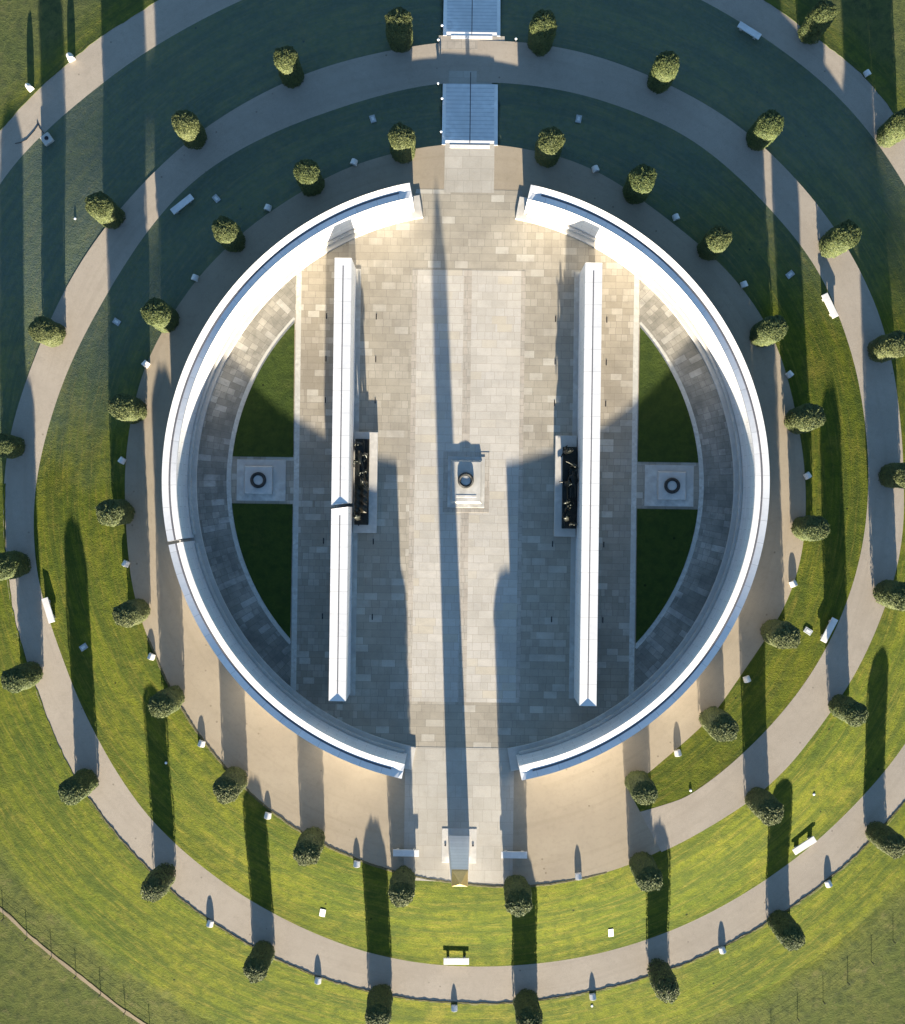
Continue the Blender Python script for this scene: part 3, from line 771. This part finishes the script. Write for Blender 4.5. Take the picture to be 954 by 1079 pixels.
INNER = [(423,143),(581,147),(678,187),(759,250),(817,345),(856,439),(862,557),(830,671),(764,768),(680,836),(547,952),(423,943),(323,900),(238,833),(169,744),(132,648),(114,540),(127,428),(163,328),(236,241),(323,180)]
INNER.insert(10, (685,927))
RING2 = [(420,21),(573,24),(704,66),(813,129),(894,246),(947,362),(958,500),(955,629),(903,753),(813,856),(944,892),(836,989),(704,1044),(558,1077),(398,1072),(269,1023),(161,938),(74,835),(14,717),(-2,597),(1,469),(44,347),(103,215),(194,128),(301,60)]
OUTER = [(870,12),(953,126)]
ordw = ['first','second','third','fourth','fifth','sixth','seventh','eighth','ninth','tenth','eleventh','twelfth','thirteenth','fourteenth','fifteenth','sixteenth','seventeenth','eighteenth','nineteenth','twentieth','twenty-first','twenty-second','twenty-third','twenty-fourth','twenty-fifth']
def ring_label(i, n): return ordw[i]
proto = None; ti = 0
def add_tree(px, py, label, group, hs=1.0, variant=None, ws=1.0):
    global proto, ti, trunk_me
    h = 4.1*hs
    x, y, z = place(px, py, h-.45)
    if proto is None:
        e = empty('clipped_tree', (0,0,0)); c = bpy.data.objects.new('crown', CM[0]); C.objects.link(c); c.parent = e
        tm.build('trunk', MT['bark'], e); proto = e
    else: e = copy_tree(proto)
    for ch in e.children:
        if ch.name.startswith('crown'): ch.data = CM[variant if variant is not None else ti % 3]
    rr = random.Random(ti*13+5)
    e.location = (x, y, z-.02); e.rotation_euler = (0,0,rr.uniform(0,6.28)); w = ws*rr.uniform(.95,1.06)
    e.scale = (w, w, hs)
    tag(e, label, 'tree', group); ti += 1
def clock(px, py):
    th, _ = pol(*p2w(px, py)); return th
INNER.sort(key=lambda p: clock(*p)); RING2.sort(key=lambda p: clock(*p))
tones = lambda py: 'with a sunlit crown' if py < 300 else ('half in shadow' if py < 560 else 'with its dark side showing')
for i, (px, py) in enumerate(INNER):
    add_tree(px, py, 'clipped evergreen at the forecourt edge, %s clockwise from the steps, %s' % (ordw[i], tones(py)), 'clipped evergreens round the forecourt', 1.0*(.97+.06*((i*7) % 5)/4))
for i, (px, py) in enumerate(RING2):
    near = 'spiral path'
    add_tree(px, py, 'clipped evergreen beside the outer winding of the path, %s clockwise from the steps' % ordw[i], 'clipped evergreens of the outer ring', .74 if (px, py) in ((44,347),(1,469)) else 1.0*(.97+.06*((i*3) % 5)/4), variant=3 if (px, py) in ((704,1044),(161,938)) else None)
add_tree(870, 12, 'tall clipped evergreen column by the outermost path at the top right', 'clipped evergreens of the outermost path', 1.05)
add_tree(955, 126, 'clipped evergreen column at the right edge beside the outermost path, cut by the picture edge', 'clipped evergreens of the outermost path', 1.0)
# evergreens just outside the picture whose shadows or flanks reach it
print('trees', ti)

# ------------------------------------------------------------------ marker stones, benches, plaques, lights
sp = None
def add_stone(px, py, label, group, rz=0, s=1.0, tall=1.0):
    global sp
    x, y, z = place(px, py, .3)
    if sp is None:
        e = empty('marker_stone', (0,0,0)); mb = MB()
        prof = [(-.24,0),(.24,0),(.24,.22),(.19,.34),(.08,.43),(0,.455),(-.08,.43),(-.19,.34),(-.24,.22)]
        n = len(prof); n0 = len(mb.v)
        mb.v += [(a,-.20,b) for a,b in prof]+[(a*.92,.2,b*.86) for a,b in prof]
        mb.f.append(tuple(n0+i for i in range(n))); mb.f.append(tuple(n0+n+i for i in reversed(range(n))))
        for i in range(n): j = (i+1) % n; mb.f.append((n0+j, n0+i, n0+n+i, n0+n+j))
        mb.build('block', MT['block'], e, bevel=.015)
        mb = MB(); mb.box(-.13,.13,-.215,-.201,.12,.26); mb.build('name_plate', MT['plaque'], e)
        sp = e
    else: e = copy_tree(sp)
    e.location = (x, y, z-.03); e.rotation_euler = (0,0,rz); e.scale = (s,s,s*tall); tag(e, label, 'marker stone', group)
ST_IN = [(628,177),(713,228),(785,299),(833,394),(852,501),(837,615),(788,716),(715,794),(610,924),(376,911),(282,860),(212,784),(159,692),(132,594),(128,485),(153,383),(205,292),(282,218),(373,170)]
ST_IN.sort(key=lambda p: clock(*p))
for i, (px, py) in enumerate(ST_IN):
    th = clock(px, py); a = -radians(th) if 90 < th < 270 else -radians(th)
    add_stone(px, py, 'small pale marker stone on the forecourt edge, %s clockwise from the steps' % ordw[i], 'marker stones round the forecourt', rz=a*.0+(-radians(th-180)*.35 if 60 < th < 300 else radians(-20 if th > 300 else 20)))
ST_OUT = [(874,932),(762,1002),(625,1051),(479,1063),(335,1034),(221,974)]
for i, (px, py) in enumerate(ST_OUT):
    add_stone(px, py, 'small pale marker stone on the outer edge of the lower path, %s from the right' % ordw[i], 'marker stones on the lower path', rz=radians((px-480)*.06))
add_stone(915, 76, 'small pale marker stone beside the outermost path at the top right', 'marker stones on the outermost path', .5)
add_stone(74, 60, 'larger bright marker stone at the top left path edge with a long narrow shadow', 'marker stones on the outermost path', .5, 1.0, 1.8)
add_stone(31, 92, 'bright marker stone set back in the grass at the top left corner, long thin shadow', 'marker stones on the outermost path', .7, .85, 2.4)

bp = None
def add_bench(px, py, rz, label, L=1.8):
    global bp
    x, y, z = place(px, py, .4)
    if bp is None:
        e = empty('stone_bench', (0,0,0)); 
        mb = MB(); mb.box(-.96,.96,-.23,.23,.32,.43); mb.build('seat', MT['block'], e, bevel=.012)
        for sx in (-1,1):
            mb = MB(); mb.box(sx*.62-.10,sx*.62+.10,-.2,.2,-.15,.319); mb.build('leg', MT['plinth'], e, bevel=.01)
        bp = e
    else: e = copy_tree(bp)
    e.location = (x, y, z+.02); e.rotation_euler = (0,0,rz); e.scale = (L/1.9,1,1); tag(e, label, 'bench', 'pale stone benches along the paths')
add_bench(192,215,radians(38),'pale stone bench by the path on the upper left lawn, in shade')
add_bench(790,32,radians(-32),'pale stone bench at the top right, inside the outermost path')
add_bench(875,322,radians(-64),'sunlit pale stone bench on the right, with its shadow across the path')
add_bench(51,643,radians(-73),'pale stone bench on the far left, steeply turned beside the path')
add_bench(874,664,radians(62),'pale stone bench on the lower right lawn, half in a tree shadow')
add_bench(848,891,radians(33),'pale stone bench at the bottom right of the lower lawn beside the path')
add_bench(481,1013,radians(0),'pale stone bench at the bottom centre between the lawn and the lower path')
add_bench(428,899,ROT,'pale stone bench on the forecourt, left of the obelisk')
add_bench(542,901,ROT,'pale stone bench on the forecourt, right of the obelisk')

def add_plaque(px, py, rz, label, mat='plaque', w=.2, l=.3):
    x, y, z = place(px, py, .08)
    th, r = pol(x, y); s = (152-th) % 360
    # lie on the bank: tilt along the local slope
    e_ = .3; gx = (ground_z(x+e_, y)-ground_z(x-e_, y))/(2*e_); gy = (ground_z(x, y+e_)-ground_z(x, y-e_))/(2*e_)
    e = empty('lawn_plaque', (x, y, z), 0, label=label, cat='plaque', group='small plaques set in the lawns')
    nrm = (-gx, -gy, 1)
    import mathutils
    q = mathutils.Vector((0,0,1)).rotation_difference(mathutils.Vector(nrm)); q = q @ mathutils.Quaternion((0,0,1), rz)
    e.rotation_mode = 'QUATERNION'; e.rotation_quaternion = q
    mb = MB(); mb.box(-w,w,-l,l,-.05,.07); mb.build('slab', MT[mat], e, bevel=.012)
    mb = MB(); mb.box(-w*.45,w*.45,-l*.5,l*.5,.0705,.082); mb.build('name_plate', MT['riser_shade_plate'], e)
add_plaque(393,125,.3,'small grey plaque in the dark lawn left of the inner steps')
add_plaque(610,125,-.2,'small grey plaque in the dark lawn right of the inner steps')
add_plaque(228,209,.7,'small grey plaque in the shaded lawn near the upper left bench')
add_plaque(123,339,1.0,'small grey plaque in the half-shaded left lawn')
add_plaque(833,289,-.9,'small grey plaque in the upper right lawn near the sunlit bench')
add_plaque(88,682,-1.0,'small pale plaque on the edge of a tree shadow in the lower left lawn')
add_plaque(852,665,1.0,'small pale plaque in the lower right lawn beside the bench')
add_plaque(340,962,-.2,'bright white plaque on the sunlit lawn at lower left','block')
add_plaque(644,983,.1,'bright white plaque on the sunlit lawn at bottom right of centre','block',.18,.32)

lp = None
def add_light(px, py, label, h=.55, g='small bollard lights beside the steps'):
    global lp
    x, y, z = place(px, py, h)
    if lp is None:
        e = empty('bollard_light', (0,0,0))
        mb = MB(); mb.lathe([(.05,-.15),(.05,.42)], 10); mb.build('post', MT['steel'], e)
        mb = MB(); mb.lathe([(.05,.42),(.08,.45),(.085,.50),(.05,.55),(.0001,.56)], 14); mb.build('lamp_head', MT['lamp'], e, smooth=True)
        lp = e
    else: e = copy_tree(lp)
    e.location = (x, y, z); e.scale = (1,1,h/.55); tag(e, label, 'light', g)
add_light(462,41,'small white-topped bollard light left of the lower flight, at its head', .7)
add_light(544,40,'small white-topped bollard light right of the lower flight, at its head', .7)
add_light(466,26,'small white-topped bollard light on the bank left of the lower flight, topmost in the picture')
add_light(462,87,'small bollard light at the foot of the upper flight of steps, left side')
add_light(466,103,'small bollard light beside the upper part of the inner steps, left side, in shade')
add_light(465,138,'small bollard light nearest the court, left of the inner steps')
for px, py, lab in ((728,833,'tiny pale ground light at the edge of the lawn tip, lower right'),(858,837,'tiny pale ground light in the sunlit lower right lawn'),(175,804,'tiny pale ground light in the sunlit lower left lawn'),(79,230,'tiny pale ground light in the shaded far left lawn'),(624,1060,'tiny pale ground light in the grass below the lower path')):
    x, y, z = place(px, py, .05)
    e = empty('ground_light', (x, y, z-.04 if py == 230 else z), 0, label=lab, cat='light', group='tiny ground lights in the lawns')
    mb = MB(); mb.lathe([(.10,-.05),(.10,.06),(.08,.08)], 12); mb.build('housing', MT['plaque'], e); mb = MB(); mb.lathe([(.075,.081),(.05,.10),(.0001,.105)], 12); mb.build('lamp_head', MT['lamp'], e)

# service box with its loose cable at the top left
x, y, z = place(49, 146, .3)
e = empty('service_box', (x, y, z), radians(35), label='square pale stone service box with a round black opening by the top left path', cat='box')
mb = MB(); mb.box(-.36,.36,-.36,.36,-.1,.34); mb.build('housing', MT['plinth'], e, bevel=.03)
mb = MB(); mb.lathe([(.15,.341),(.15,.36),(.0001,.36)], 20, (.03,.02)); mb.build('opening', MT['black'], e)
pts = []
for px, py in ((46,140),(42,135),(39,128),(40,132),(36,138),(28,147),(22,150),(16,151)):
    a, b, c_ = place(px, py, .02); pts.append((a, b, c_+.03))
mb = MB(); mb.tube(pts, .022, 6); tag(mb.build('cable', MT['black']), 'thin black cable looping over the top left path beside the service box', 'cable')

# fences in the lower corners
def fence(pxs, label):
    pts = [place(px, py, .3) for px, py in pxs]
    o = pts[0]; e = empty('wire_fence', o, 0, label=label, cat='fence')
    hh = .55
    for p in pts:
        mb = MB(); mb.box(-.022,.022,-.022,.022,-.3,hh); q = mb.build('post', MT['wood'], e); q.location = tuple(p[k]-o[k] for k in range(3))
    for zz in (.2,.36,.52):
        mb = MB(); mb.tube([(p[0]-o[0], p[1]-o[1], p[2]-o[2]+zz) for p in pts], .004, 4); mb.build('wire', MT['wood'], e)
fence([(-22,953),(2,970),(27,990),(53,1010),(79,1030),(105,1049),(131,1068),(157,1087)], 'low wire fence on thin dark posts along the worn trail at the bottom left corner')
fence([(990,935),(967,962),(943,993),(920,1015),(895,1037),(869,1057),(842,1075),(814,1092)], 'low wire fence on thin dark posts crossing rough grass at the bottom right corner')

# small drain covers (slit drains) in the court paving
k = 0
for u in (-9.9,-6.4,6.2,9.8):
    for v in (11.6,8.6,5.7,-4.2,-9.5):
        e = M2W(u, v, .012); mb = MB(); mb.box(-.035,.035,-.2,.2,0,.01)
        o = mb.build('drain_slot', MT['black'], loc=e, rz=ROT)
        side = {-9.9:'behind the left straight wall',-6.4:'in front of the left straight wall',6.2:'in front of the right straight wall',9.8:'behind the right straight wall'}[u]
        tag(o, 'narrow drain slot %s, %s from the top' % (side, ordw[{11.6:0,8.6:1,5.7:2,-4.2:3,-9.5:4}[v]]), 'drain', 'drain slots in the court paving')

# ------------------------------------------------------------------ light, sky, camera
el = math.atan(T); az = radians(2.0)
import mathutils
d = mathutils.Vector((sin(az)*cos(el), -cos(az)*cos(el), sin(el)))
L = bpy.data.lights.new('sun', 'SUN'); L.energy = 5.0; L.angle = radians(.5); L.color = (1.0, .875, .70)
so = bpy.data.objects.new('sun', L); C.objects.link(so); so.rotation_euler = d.to_track_quat('Z', 'Y').to_euler(); so.location = d*100
w = bpy.data.worlds.new('World'); bpy.context.scene.world = w; w.use_nodes = True
nt = w.node_tree; nt.nodes.clear()
sky = nt.nodes.new('ShaderNodeTexSky'); sky.sky_type = 'NISHITA'; sky.sun_disc = False; sky.sun_elevation = el; sky.sun_rotation = radians(178); sky.air_density = 1.0; sky.dust_density = .2; sky.ozone_density = 3.2
bg = nt.nodes.new('ShaderNodeBackground'); bg.inputs[1].default_value = .059; out = nt.nodes.new('ShaderNodeOutputWorld')
nt.links.new(sky.outputs[0], bg.inputs[0]); nt.links.new(bg.outputs[0], out.inputs[0])
cam = bpy.data.cameras.new('camera'); co = bpy.data.objects.new('camera', cam); C.objects.link(co)
co.location = (0, 0, H); co.rotation_euler = (0, 0, 0); cam.sensor_fit = 'HORIZONTAL'; cam.sensor_width = 36; cam.lens = 36*F/954; cam.clip_end = 2000
sc = bpy.context.scene; sc.camera = co
sc.render.resolution_x = 905; sc.render.resolution_y = 1024
sc.view_settings.view_transform = 'Standard'; sc.view_settings.look = 'None'; sc.view_settings.gamma = 1; sc.view_settings.exposure = 2.58
